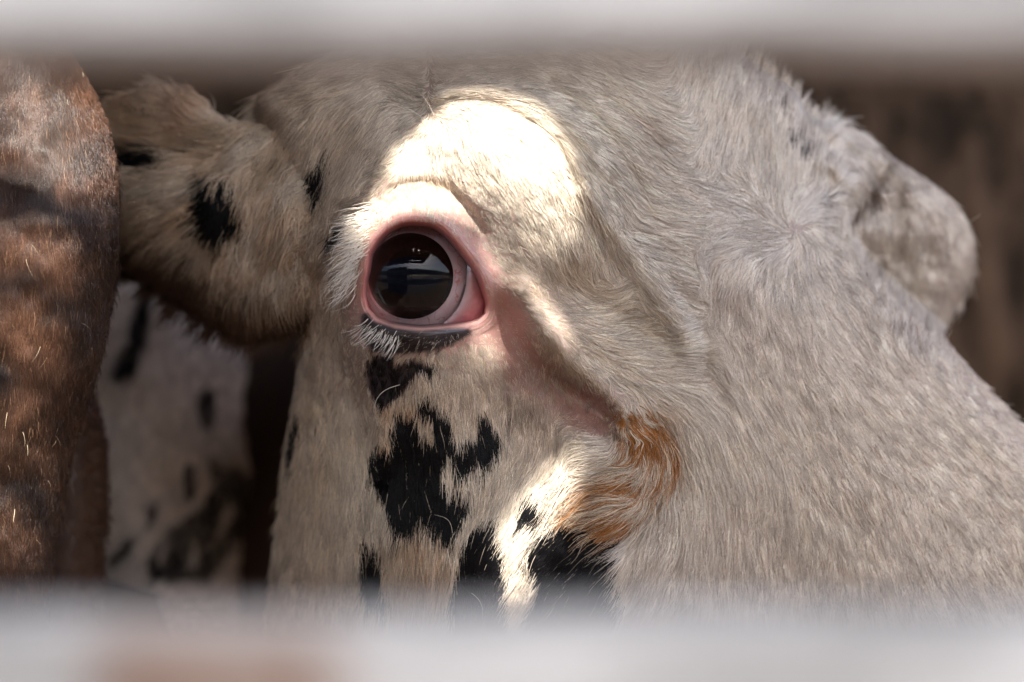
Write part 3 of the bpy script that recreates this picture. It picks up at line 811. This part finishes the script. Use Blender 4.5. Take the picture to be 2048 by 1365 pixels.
# lashes and single long hairs
def strand(p0, p1, bend, lift, n=7):
    t = np.linspace(0, 1, n)
    p0 = np.array(p0, float); p1 = np.array(p1, float); d = p1 - p0; nrm = np.array([-d[1], d[0]])
    q = p0 + d * t[:, None] + nrm * (bend * np.sin(t * math.pi))[:, None]
    f = H.G.look(H.F, np.full(n, p0[0]), np.full(n, p0[1]))
    return px2w(q[:, 0], q[:, 1], f - lift * t)
LS = []; LC = []
for i in range(330):           # upper outer lid, pointing outwards
    a = rng.random()
    x0 = 700 + 45 * a + rng.normal() * 7; y0 = 560 - 140 * a + rng.normal() * 12
    ln = 28 + 55 * rng.random(); an = math.radians(165 - 32 * (1 - a) + rng.normal() * 9)
    LS.append(strand((x0, y0), (x0 + ln * math.cos(an), y0 + ln * math.sin(an)), .08 * rng.normal(), .004 + .008 * rng.random())); LC.append((.86, .80, .70))
for i in range(110):           # upper lid edge, short and pale
    a = rng.random(); x0 = 735 + 175 * a; y0 = 440 - 34 * math.sin(a * 3.0) + 18 * a + rng.normal() * 5 - 4
    ln = 12 + 16 * rng.random(); an = math.radians(105 - 40 * a + rng.normal() * 14 + 30 * (1 - a))
    LS.append(strand((x0, y0), (x0 + ln * math.cos(an), y0 + ln * math.sin(an)), .15 * rng.normal(), .001 + .003 * rng.random())); LC.append((.86, .78, .68))
for i in range(60):            # lower outer lid
    a = rng.random(); x0 = 722 + 75 * a + rng.normal() * 5; y0 = 650 + 28 * a + rng.normal() * 7
    ln = 18 + 30 * rng.random(); an = math.radians(148 - 34 * a + rng.normal() * 8)
    LS.append(strand((x0, y0), (x0 + ln * math.cos(an), y0 + ln * math.sin(an)), -.06 + .05 * rng.normal(), .004 + .006 * rng.random())); LC.append((.86, .82, .74))
for p0, p1, bd in (((868, 232), (822, 172), .08), ((848, 238), (800, 210), .03), ((930, 1180), (965, 1240), -.2), ((905, 1072), (868, 1030), .25), ((1875, 690), (1905, 660), .1),
                   ((1012, 990), (985, 1045), .05), ((800, 770), (745, 830), .2), ((1880, 470), (1960, 430), .05)):
    LS.append(strand(p0, p1, bd, .006)); LC.append((.8, .74, .64))
LS = np.array(LS); LC = np.array(LC)
lash = curves_obj('eyelashes', cow, LS, 0.9e-4, LC, M_HAIR)
lash['label'] = 'pale lashes fanning from the eyelids'

# ------------------------------------------------------------------ ear
EAR = [(672, 330), (640, 270), (560, 250), (510, 245), (440, 240), (400, 205), (340, 185), (250, 210), (150, 250), (60, 330), (40, 400), (100, 470), (220, 520), (310, 565), (370, 600), (430, 640), (500, 668), (570, 655), (640, 620), (672, 560)]
def ear_depth(X, Y):
    mid = 430 + (X - 600) * .12
    return .062 + .00019 * np.abs(600 - X) - .016 * np.exp(-((Y - mid) / 110) ** 2) + .004 * (fbm(X, Y, 90, 8) - .5)
ER = Surf(EAR, ear_depth, 60, .018, (0, 150, 700, 700), 5)
ev, ef, (ex, ey), _ = ER.body(lambda X, Y, F, E: F + .004 + .012 * np.clip(-E / 60, 0, 1))
ear = mesh_obj('ear', ev, ef, M_SKIN, cow, cols=np.tile(np.array([.34, .25, .2]), (len(ev), 1)))
EFLOW = [(600,300,-.4,.9),(560,300,-.4,.9),(520,300,-.5,.8),(600,420,-.2,1),(560,450,-.15,1),(520,400,-.1,1),(470,400,-.1,1),(450,480,-.05,1),(500,550,0,1),(560,570,0,1),(430,560,-.1,1),(420,290,-.9,.1),(380,230,-.7,-.6),
 (350,280,-1,.05),(300,320,-1,.1),(350,360,-1,.25),(380,420,-.8,.5),(300,420,-1,.3),(320,480,-.8,.55),(250,350,-1,.15),(250,480,-.9,.4),(380,520,-.6,.8),(400,600,-.5,.85),(150,350,-1,.1),(440,340,-.5,.6)]
GE = Grid(-20, 140, 680, 720, 6)
eflow = shepard(GE, EFLOW, 4)
EBL = [[(430,335),(455,335),(472,345),(492,370),(500,420),(484,455),(468,430),(452,470),(422,455),(412,410),(420,360)], [(200,300),(300,300),(370,308),(365,325),(300,342),(200,335)]]
def ear_col(px, py, r):
    d = np.minimum(sdf(px + 8 * (r[:, 0] - .5), py + 16 * (r[:, 1] - .5), EBL[0]), sdf(px + 16 * (r[:, 0] - .5), py + 8 * (r[:, 1] - .5), EBL[1]))
    c = np.tile(np.array([.74, .63, .5]), (len(px), 1))
    def mix(col, w):
        nonlocal c
        c = c * (1 - w[:, None]) + np.array(col) * w[:, None]
    mix((.48, .30, .16), .75 * smooth(.36, .58, fbm(px, py, 40, 61)) * (.4 + .6 * r[:, 2]))
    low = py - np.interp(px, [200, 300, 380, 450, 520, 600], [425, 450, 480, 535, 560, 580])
    mix((.08, .042, .027), .95 * smooth(-30, 40, low))  # brown fringe, deepened to paint in the shade under the ear
    mix((.45, .26, .14), .6 * np.exp(-((px - 330) / 80) ** 2 - ((py - 260) / 60) ** 2))
    mix((.6, .33, .24), .5 * np.exp(-((px - 395) / 25) ** 2 - ((py - 250) / 30) ** 2))
    c *= (1 + .25 * (r[:, 1] - .5))[:, None]
    c[d < 0] = (.007, .007, .008)
    return c
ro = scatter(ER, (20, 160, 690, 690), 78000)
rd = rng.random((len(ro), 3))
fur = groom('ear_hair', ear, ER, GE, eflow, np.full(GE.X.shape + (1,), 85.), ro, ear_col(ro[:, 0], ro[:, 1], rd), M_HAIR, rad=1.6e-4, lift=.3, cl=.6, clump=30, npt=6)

# coat of the neck
GN = Grid(-300, 300, 720, 1400, 10)
nflow = shepard(GN, [(250,600,.05,1),(400,700,.0,1),(250,900,-.1,1),(450,900,-.25,1),(350,1050,-.45,.9),(450,1100,-.4,.9),(250,1100,-.5,.9),(0,800,0,1)], 3)
NBL = [[(280,560),(305,575),(300,640),(285,700),(262,755),(225,755),(218,725),(245,690),(262,620)], [(395,775),(430,770),(432,820),(420,860),(400,850),(392,810)],
       [(420,915),(470,925),(500,960),(495,1060),(455,1110),(420,1160),(300,1160),(300,1110),(345,1050),(385,1020),(415,990)], [(370,920),(390,925),(395,985),(370,1000)],
       [(300,1000),(320,990),(318,1030),(298,1050)], [(265,1055),(285,1060),(260,1110),(228,1130),(225,1110)]]
NHOLE = [[(395,960),(420,945),(425,975),(400,1000)], [(455,1000),(470,1010),(440,1080),(430,1070)], [(385,1090),(400,1080),(390,1130),(375,1130)], [(330,1080),(350,1070),(330,1120),(315,1120)]]
def neck_col(px, py, r):
    jx = px + 10 * (r[:, 0] - .5); jy = py + 24 * (r[:, 1] - .5)
    d = np.full(px.shape, 1e9)
    for q in NBL: d = np.minimum(d, sdf(jx, jy, q))
    ho = np.full(px.shape, 1e9)
    for q in NHOLE: ho = np.minimum(ho, sdf(jx, jy, q))
    c = np.tile(np.array([.86, .78, .72]), (len(px), 1))
    t = np.clip(np.exp(-((px - 410) / 90) ** 2 - ((py - 980) / 160) ** 2), 0, 1) * .6
    c = c * (1 - t[:, None]) + np.array([.45, .32, .22]) * t[:, None]
    c *= (1 + .25 * (r[:, 1] - .5))[:, None]
    c[(d < 0) & (ho > 0)] = (.008, .008, .009)
    return c
ro = scatter(NK, (120, 360, 520, 1380), 60000)
rd = rng.random((len(ro), 3))
groom('neck_hair', cow, NK, GN, nflow, np.full(GN.X.shape + (1,), 28.), ro, neck_col(ro[:, 0], ro[:, 1], rd), M_HAIR, rad=3.0e-4, lift=.22, cl=.3, clump=20, npt=4)

# ================================================================== BROWN COW, close at the left
BR = [(-900, -300), (-300, -420), (-40, -200), (90, 20), (168, 140), (212, 230), (236, 330), (241, 430), (237, 540), (222, 640), (203, 730), (180, 800), (150, 900), (128, 1010), (108, 1150), (95, 1400), (60, 1700), (-300, 1900), (-900, 1700)]
def br_depth(X, Y):
    return .002 - .00003 * np.clip(200 - X, 0, 400) + .006 * np.sin(Y / 130.) * smooth(300, 0, X) * .5 + .006 * (fbm(X, Y, 120, 14) - .5) + .00002 * np.abs(Y - 450)
B1 = Surf(BR, br_depth, 150, .05, (-950, -450, 300, 1950), 6)
v1, f1, (x1, y1), _ = B1.body(lambda X, Y, F, E: np.maximum(F + .01, .2 - .08 * np.clip(1 + E / 200, 0, 1) ** 2))
B2O = [(-300, 600), (120, 640), (190, 780), (212, 850), (221, 930), (222, 1010), (214, 1100), (205, 1250), (190, 1500), (120, 1800), (-300, 1800)]
B2 = Surf(B2O, lambda X, Y: .10 + 0 * X, 90, .04, (-320, 580, 260, 1820), 8)
v2, f2, _, _ = B2.body(lambda X, Y, F, E: np.maximum(F + .01, .22 - .05 * np.clip(1 + E / 120, 0, 1) ** 2))
v3, f3 = cow_body(-1.1, .32, ang=math.pi, head=True)
V, Fc = join((v1, f1), (v2, f2), (v3, f3))
brown = mesh_obj('cow', V, Fc, M_SKIN, cols=np.tile(np.array([.07, .035, .02]), (len(V), 1)))
tag(brown, 'glossy reddish brown cow at the left edge, only its rounded hindquarter in view', 'cow')
GB = Grid(-120, -20, 300, 1420, 10)
bflow = shepard(GB, [(0,200,-.05,1),(150,200,.15,1),(220,300,.15,1),(100,500,.08,1),(220,500,.1,1),(0,500,0,1),(180,700,-.15,1),(50,800,-.05,1),(100,1000,-.1,1),(0,1100,0,1),(90,1200,-.1,1)], 3)
def br_col(px, py, r):
    c = np.tile(np.array([.066, .031, .018]), (len(px), 1))
    n1 = fbm(px, py, 60, 91)
    c *= (.55 + .9 * smooth(.25, .75, n1))[:, None]
    c *= (.78 + .44 * r[:, 0])[:, None]
    k = r[:, 1] > .96; c[k] = c[k] * .6 + np.array([.40, .24, .14]) * .4
    k = r[:, 2] > .9997; c[k] = (.85, .72, .5)
    return c
ro = scatter(B1, (-90, 20, 245, 1380), 110000)
rd = rng.random((len(ro), 3))
groom('coat', brown, B1, GB, bflow, np.full(GB.X.shape + (1,), 46.), ro, br_col(ro[:, 0], ro[:, 1], rd), M_BROWN, rad=1.15e-4, lift=.08, cl=.3, clump=13, jit=.13, npt=5)
ro = scatter(B1, (-60, 60, 245, 1200), 24)
rd = rng.random((len(ro), 3))
groom('stray_hair', brown, B1, GB, bflow, np.full(GB.X.shape + (1,), 44.), ro, np.tile(np.array([.75, .58, .38]), (len(ro), 1)) * (.4 + .6 * rd[:, :1]), M_BROWN, rad=1.0e-4, lift=.5, cl=0, jit=.6, npt=6)
ro = scatter(B2, (60, 640, 225, 1380), 16000)
groom('shaded_coat', brown, B2, GB, bflow, np.full(GB.X.shape + (1,), 26.), ro, np.tile(np.array([.10, .045, .025]), (len(ro), 1)), M_BROWN, rad=1.6e-4, lift=.2, npt=4)

# ================================================================== DARK BROWN COW, behind
mD, n, l, p = new_mat('dark_hide')
tc = n.new('ShaderNodeTexCoord')
mp_ = n.new('ShaderNodeMapping'); mp_.inputs['Scale'].default_value = (14, 14, 5); l.new(tc.outputs['Object'], mp_.inputs['Vector'])
nz = n.new('ShaderNodeTexNoise'); nz.inputs['Scale'].default_value = 3.2; nz.inputs['Detail'].default_value = 8; l.new(mp_.outputs[0], nz.inputs['Vector'])
cr = n.new('ShaderNodeValToRGB'); cr.color_ramp.elements[0].position = .35; cr.color_ramp.elements[1].position = .68
cr.color_ramp.elements[0].color = (.016, .010, .006, 1); cr.color_ramp.elements[1].color = (.085, .054, .035, 1)
l.new(nz.outputs['Fac'], cr.inputs[0]); l.new(cr.outputs[0], p.inputs['Base Color']); p.inputs['Roughness'].default_value = .75; p.inputs['Specular IOR Level'].default_value = .1
bp = n.new('ShaderNodeBump'); bp.inputs['Distance'].default_value = .01; l.new(nz.outputs['Fac'], bp.inputs['Height']); l.new(bp.outputs[0], p.inputs['Normal'])
v_, f_ = cow_body(.35, 1.12, L=1.9, ang=.06, zs=1.42)
dark = mesh_obj('cow', v_, f_, mD)
tag(dark, 'blurred dark brown cow standing in the shade behind the spotted head', 'cow')

# ================================================================== FENCE in front
mF, n, l, p = new_mat('patchy_white_paint')
tc = n.new('ShaderNodeTexCoord')
mp_ = n.new('ShaderNodeMapping'); mp_.inputs['Scale'].default_value = (4, 14, 14); l.new(tc.outputs['Object'], mp_.inputs['Vector'])
nz = n.new('ShaderNodeTexNoise'); nz.inputs['Scale'].default_value = 4.5; nz.inputs['Detail'].default_value = 7; l.new(mp_.outputs[0], nz.inputs['Vector'])
cr = n.new('ShaderNodeValToRGB'); cr.color_ramp.elements[0].color = (.42, .42, .41, 1); cr.color_ramp.elements[1].color = (.72, .725, .71, 1); cr.color_ramp.elements[0].position = .36; cr.color_ramp.elements[1].position = .56
l.new(nz.outputs['Fac'], cr.inputs[0])
at = n.new('ShaderNodeAttribute'); at.attribute_name = 'col'
wd = n.new('ShaderNodeValToRGB'); wd.color_ramp.elements[0].color = (.10, .05, .028, 1); wd.color_ramp.elements[1].color = (.36, .20, .12, 1); l.new(nz.outputs['Fac'], wd.inputs[0])
sp = n.new('ShaderNodeSeparateColor'); l.new(at.outputs['Color'], sp.inputs[0])
mx = n.new('ShaderNodeMix'); mx.data_type = 'RGBA'
l.new(sp.outputs[0], mx.inputs[0]); l.new(cr.outputs[0], mx.inputs[6]); l.new(wd.outputs[0], mx.inputs[7]); l.new(mx.outputs[2], p.inputs['Base Color'])
p.inputs['Roughness'].default_value = .55
RD = .315                       # camera to the near face of the rails
FY = -D + RD
fence = bpy.data.objects.new('fence', None); link(fence); fence.location = (0, FY, 0)
bpy.context.view_layer.update()
tag(fence, 'white painted wooden fence with partly brown rails, blurred across the foreground', 'fence')
def hpx(py): return Z0 + (682.5 - py) * WID / 2048 * RD / D
def xpx(px): return (px - 1024) * WID / 2048 * RD / D
def rail(z0, z1, th, brown_mix):
    xs = np.concatenate([np.linspace(-1.5, -.12, 24), np.linspace(-.118, .118, 120), np.linspace(.12, 1.5, 24)])
    r = .004
    ring = [(0, z0 + r), (r, z0), (th - r, z0), (th, z0 + r), (th, z1 - r), (th - r, z1), (r, z1), (0, z1 - r)]
    nsub = 6; pts = []
    for i in range(8):
        a, b_ = np.array(ring[i]), np.array(ring[(i + 1) % 8])
        k = nsub if np.linalg.norm(b_ - a) > .01 else 1
        for t in range(k): pts.append(a + (b_ - a) * t / k)
    pts = np.array(pts); m_ = len(pts); V = []; C = []
    for x in xs:
        wob = .0004 * math.sin(x * 31) + .0002 * math.sin(x * 77)
        for (y_, z_) in pts:
            V.append((x, FY + y_, z_ + wob)); C.append([brown_mix(x, y_, z_)] * 3)
    F_ = [(i * m_ + j, i * m_ + (j + 1) % m_, (i + 1) * m_ + (j + 1) % m_, (i + 1) * m_ + j) for i in range(len(xs) - 1) for j in range(m_)]
    F_ += [tuple(range(m_)), tuple(range((len(xs) - 1) * m_, len(xs) * m_))[::-1]]
    return mesh_obj('rail', V, F_, mF, fence, cols=np.array(C), smooth=False)
def wn(a, b_): return float(fbm(np.array([a + 900.]), np.array([b_ + 900.]), 9, 81)[0])
zt = hpx(110)
top = rail(zt, zt + .10, .026, lambda x, y_, z_: float(z_ < zt + .003) * .7)  # underside mixed to brown wood, its shade put into the colour
zb = hpx(1240)
low = rail(zb - .10, zb, .022, lambda x, y_, z_: float(smooth(.004, -.006, abs(x - xpx(430)) - (xpx(690) - xpx(430)) + .006 * (wn(x * 900, z_ * 900) - .5)) * smooth(zb + .003, zb - .005, z_ + .002 * wn(x * 500, 3.) ) * (.75 + .4 * wn(x * 1500, z_ * 1500))) if y_ < .01 else .75 * float(smooth(.004, -.006, abs(x - xpx(430)) - (xpx(690) - xpx(430)))) * (z_ > zb - .002))  # brown patch on the front and top of the low rail
for x in (-1.35, 1.35):
    bm = bmesh.new(); bmesh.ops.create_cube(bm, size=1)
    for v in bm.verts: v.co = Vector((x + v.co.x * .1, FY + .026 + .052 + v.co.y * .1, .85 + v.co.z * 1.7))
    bmesh.ops.bevel(bm, geom=bm.edges[:], offset=.008, segments=2, affect='EDGES')
    me = bpy.data.meshes.new('post'); bm.to_mesh(me); bm.free(); me.materials.append(mF)
    link(bpy.data.objects.new('post', me), fence)

# ================================================================== UNSEEN SHEET added above the pen, holes cut to place the sun patches
LIT = [
 (H, [(694, 556), (694, 465), (755, 385), (775, 320), (845, 250), (900, 205), (1000, 190), (1080, 228), (1130, 300), (1155, 400), (1160, 480), (1120, 545), (1062, 520), (1005, 465), (955, 462), (895, 440), (835, 432), (780, 450), (735, 500), (715, 565)]),
 (H, [(962, 480), (1000, 520), (1052, 560), (1110, 620), (1150, 690), (1140, 730), (1100, 700), (1056, 640), (1005, 590), (975, 540)]),
 (H, [(925, 660), (980, 655), (1010, 700), (1000, 740), (940, 735), (905, 705)]),
 (H, [(1098, 940), (1138, 915), (1160, 940), (1146, 1000), (1150, 1050), (1105, 1140), (1030, 1250), (975, 1250), (965, 1140), (1000, 1060), (1055, 995)]),
 (B1, [(-60, 60), (120, 60), (236, 290), (241, 420), (200, 440), (120, 425), (85, 385), (0, 350), (-60, 350)]),
 (B1, [(-60, 470), (60, 450), (150, 480), (170, 560), (115, 620), (60, 560), (-60, 560)]),
 (B1, [(-60, 610), (40, 600), (120, 665), (155, 720), (110, 800), (40, 760), (-60, 700)]),
 (B1, [(-60, 830), (60, 800), (110, 900), (90, 1000), (20, 960), (-60, 930)]),
 (B1, [(-60, 1010), (60, 1040), (88, 1130), (0, 1150), (-60, 1100)])]
RZ = Z0 + .75
loops = []
for S_, poly in LIT:
    q = np.array(poly, float)
    w = S_.at(q[:, 0], q[:, 1])
    t = (RZ - w[:, 2]) / SUN.z
    loops.append(w[:, :2] + t[:, None] * np.array([SUN.x, SUN.y]))
rect = [(-2.2, -1.75), (.58, -1.75), (.58, 2.6), (-2.2, 2.6)]
pts = [Vector(q) for q in rect]; edges = [(0, 1), (1, 2), (2, 3), (3, 0)]
for lp in loops:
    k = len(pts); m_ = len(lp)
    pts += [Vector((float(a), float(b_))) for a, b_ in lp]
    edges += [(k + i, k + (i + 1) % m_) for i in range(m_)]
loops.append(np.array([(-.26, -1.40), (.46, -1.38), (.47, -1.33), (-.25, -1.355)]))  # extra slit, cut for its bright strip in the eye
k = len(pts); pts += [Vector(q) for q in loops[-1].tolist()]; edges += [(k, k + 1), (k + 1, k + 2), (k + 2, k + 3), (k + 3, k)]
co, _, fa, _, _, _ = delaunay_2d_cdt(pts, edges, [], 1, 1e-6)
keep = []
for f in fa:
    c = sum((Vector(co[i]) for i in f), Vector((0, 0))) / len(f)
    a = [np.array([c.x]), np.array([c.y])]
    if not any(seg_dist(a[0], a[1], lp)[1][0] for lp in loops): keep.append(tuple(f))
mR, n, l, p = new_mat('blocker_brown')
nz = n.new('ShaderNodeTexNoise'); nz.inputs['Scale'].default_value = 9; nz.inputs['Detail'].default_value = 6
cr = n.new('ShaderNodeValToRGB'); cr.color_ramp.elements[0].color = (.16, .10, .07, 1); cr.color_ramp.elements[1].color = (.32, .25, .2, 1)
l.new(nz.outputs['Fac'], cr.inputs[0]); l.new(cr.outputs[0], p.inputs['Base Color']); p.inputs['Roughness'].default_value = .8
blocker = mesh_obj('shade_blocker', [(c.x, c.y, RZ) for c in co], keep, mR, smooth=False)
sm = blocker.modifiers.new('thickness', 'SOLIDIFY'); sm.thickness = .004; sm.offset = 1
tag(blocker, 'unseen brown roof sheet with ragged gaps above the pen', 'blocker')

# ================================================================== UNSEEN WALL added behind the viewer to cut fill light and eye reflections
def blocker_wall(x0, y0, x1, y1, gaps, label):
    L_ = math.hypot(x1 - x0, y1 - y0); d = Vector((x1 - x0, y1 - y0, 0)) / L_; nn = Vector((-d.y, d.x, 0))
    V = []; F_ = []; z = 0.02; k = 0
    while z < RZ - .03:
        h = min(.16, RZ - .02 - z)
        g = gaps.get(k, .006)
        b_ = len(V)
        for (u, v_, w) in ((0, 0, z), (L_, 0, z), (L_, .022, z), (0, .022, z), (0, 0, z + h), (L_, 0, z + h), (L_, .022, z + h), (0, .022, z + h)):
            q = Vector((x0, y0, 0)) + d * u + nn * (v_ + .002 * (k % 2)); V.append((q.x, q.y, w))
        F_ += [tuple(b_ + i for i in f) for f in ((0, 1, 2, 3), (7, 6, 5, 4), (0, 4, 5, 1), (1, 5, 6, 2), (2, 6, 7, 3), (3, 7, 4, 0))]
        z += h + g; k += 1
    for u in (.02, L_ / 2, L_ - .1):
        b_ = len(V)
        for (du, v_, w) in ((0, .026, 0), (.09, .026, 0), (.09, .1, 0), (0, .1, 0), (0, .026, RZ - .01), (.09, .026, RZ - .01), (.09, .1, RZ - .01), (0, .1, RZ - .01)):
            q = Vector((x0, y0, 0)) + d * (u + du) + nn * v_; V.append((q.x, q.y, w))
        F_ += [tuple(b_ + i for i in f) for f in ((0, 1, 2, 3), (7, 6, 5, 4), (0, 4, 5, 1), (1, 5, 6, 2), (2, 6, 7, 3), (3, 7, 4, 0))]
    tag(mesh_obj('blocker_wall', V, F_, mR, smooth=False), label, 'wall')
blocker_wall(-2.6, -2.45, -.45, -2.45, {7: .05}, 'unseen brown plank wall with one wide gap, added to darken the pen')
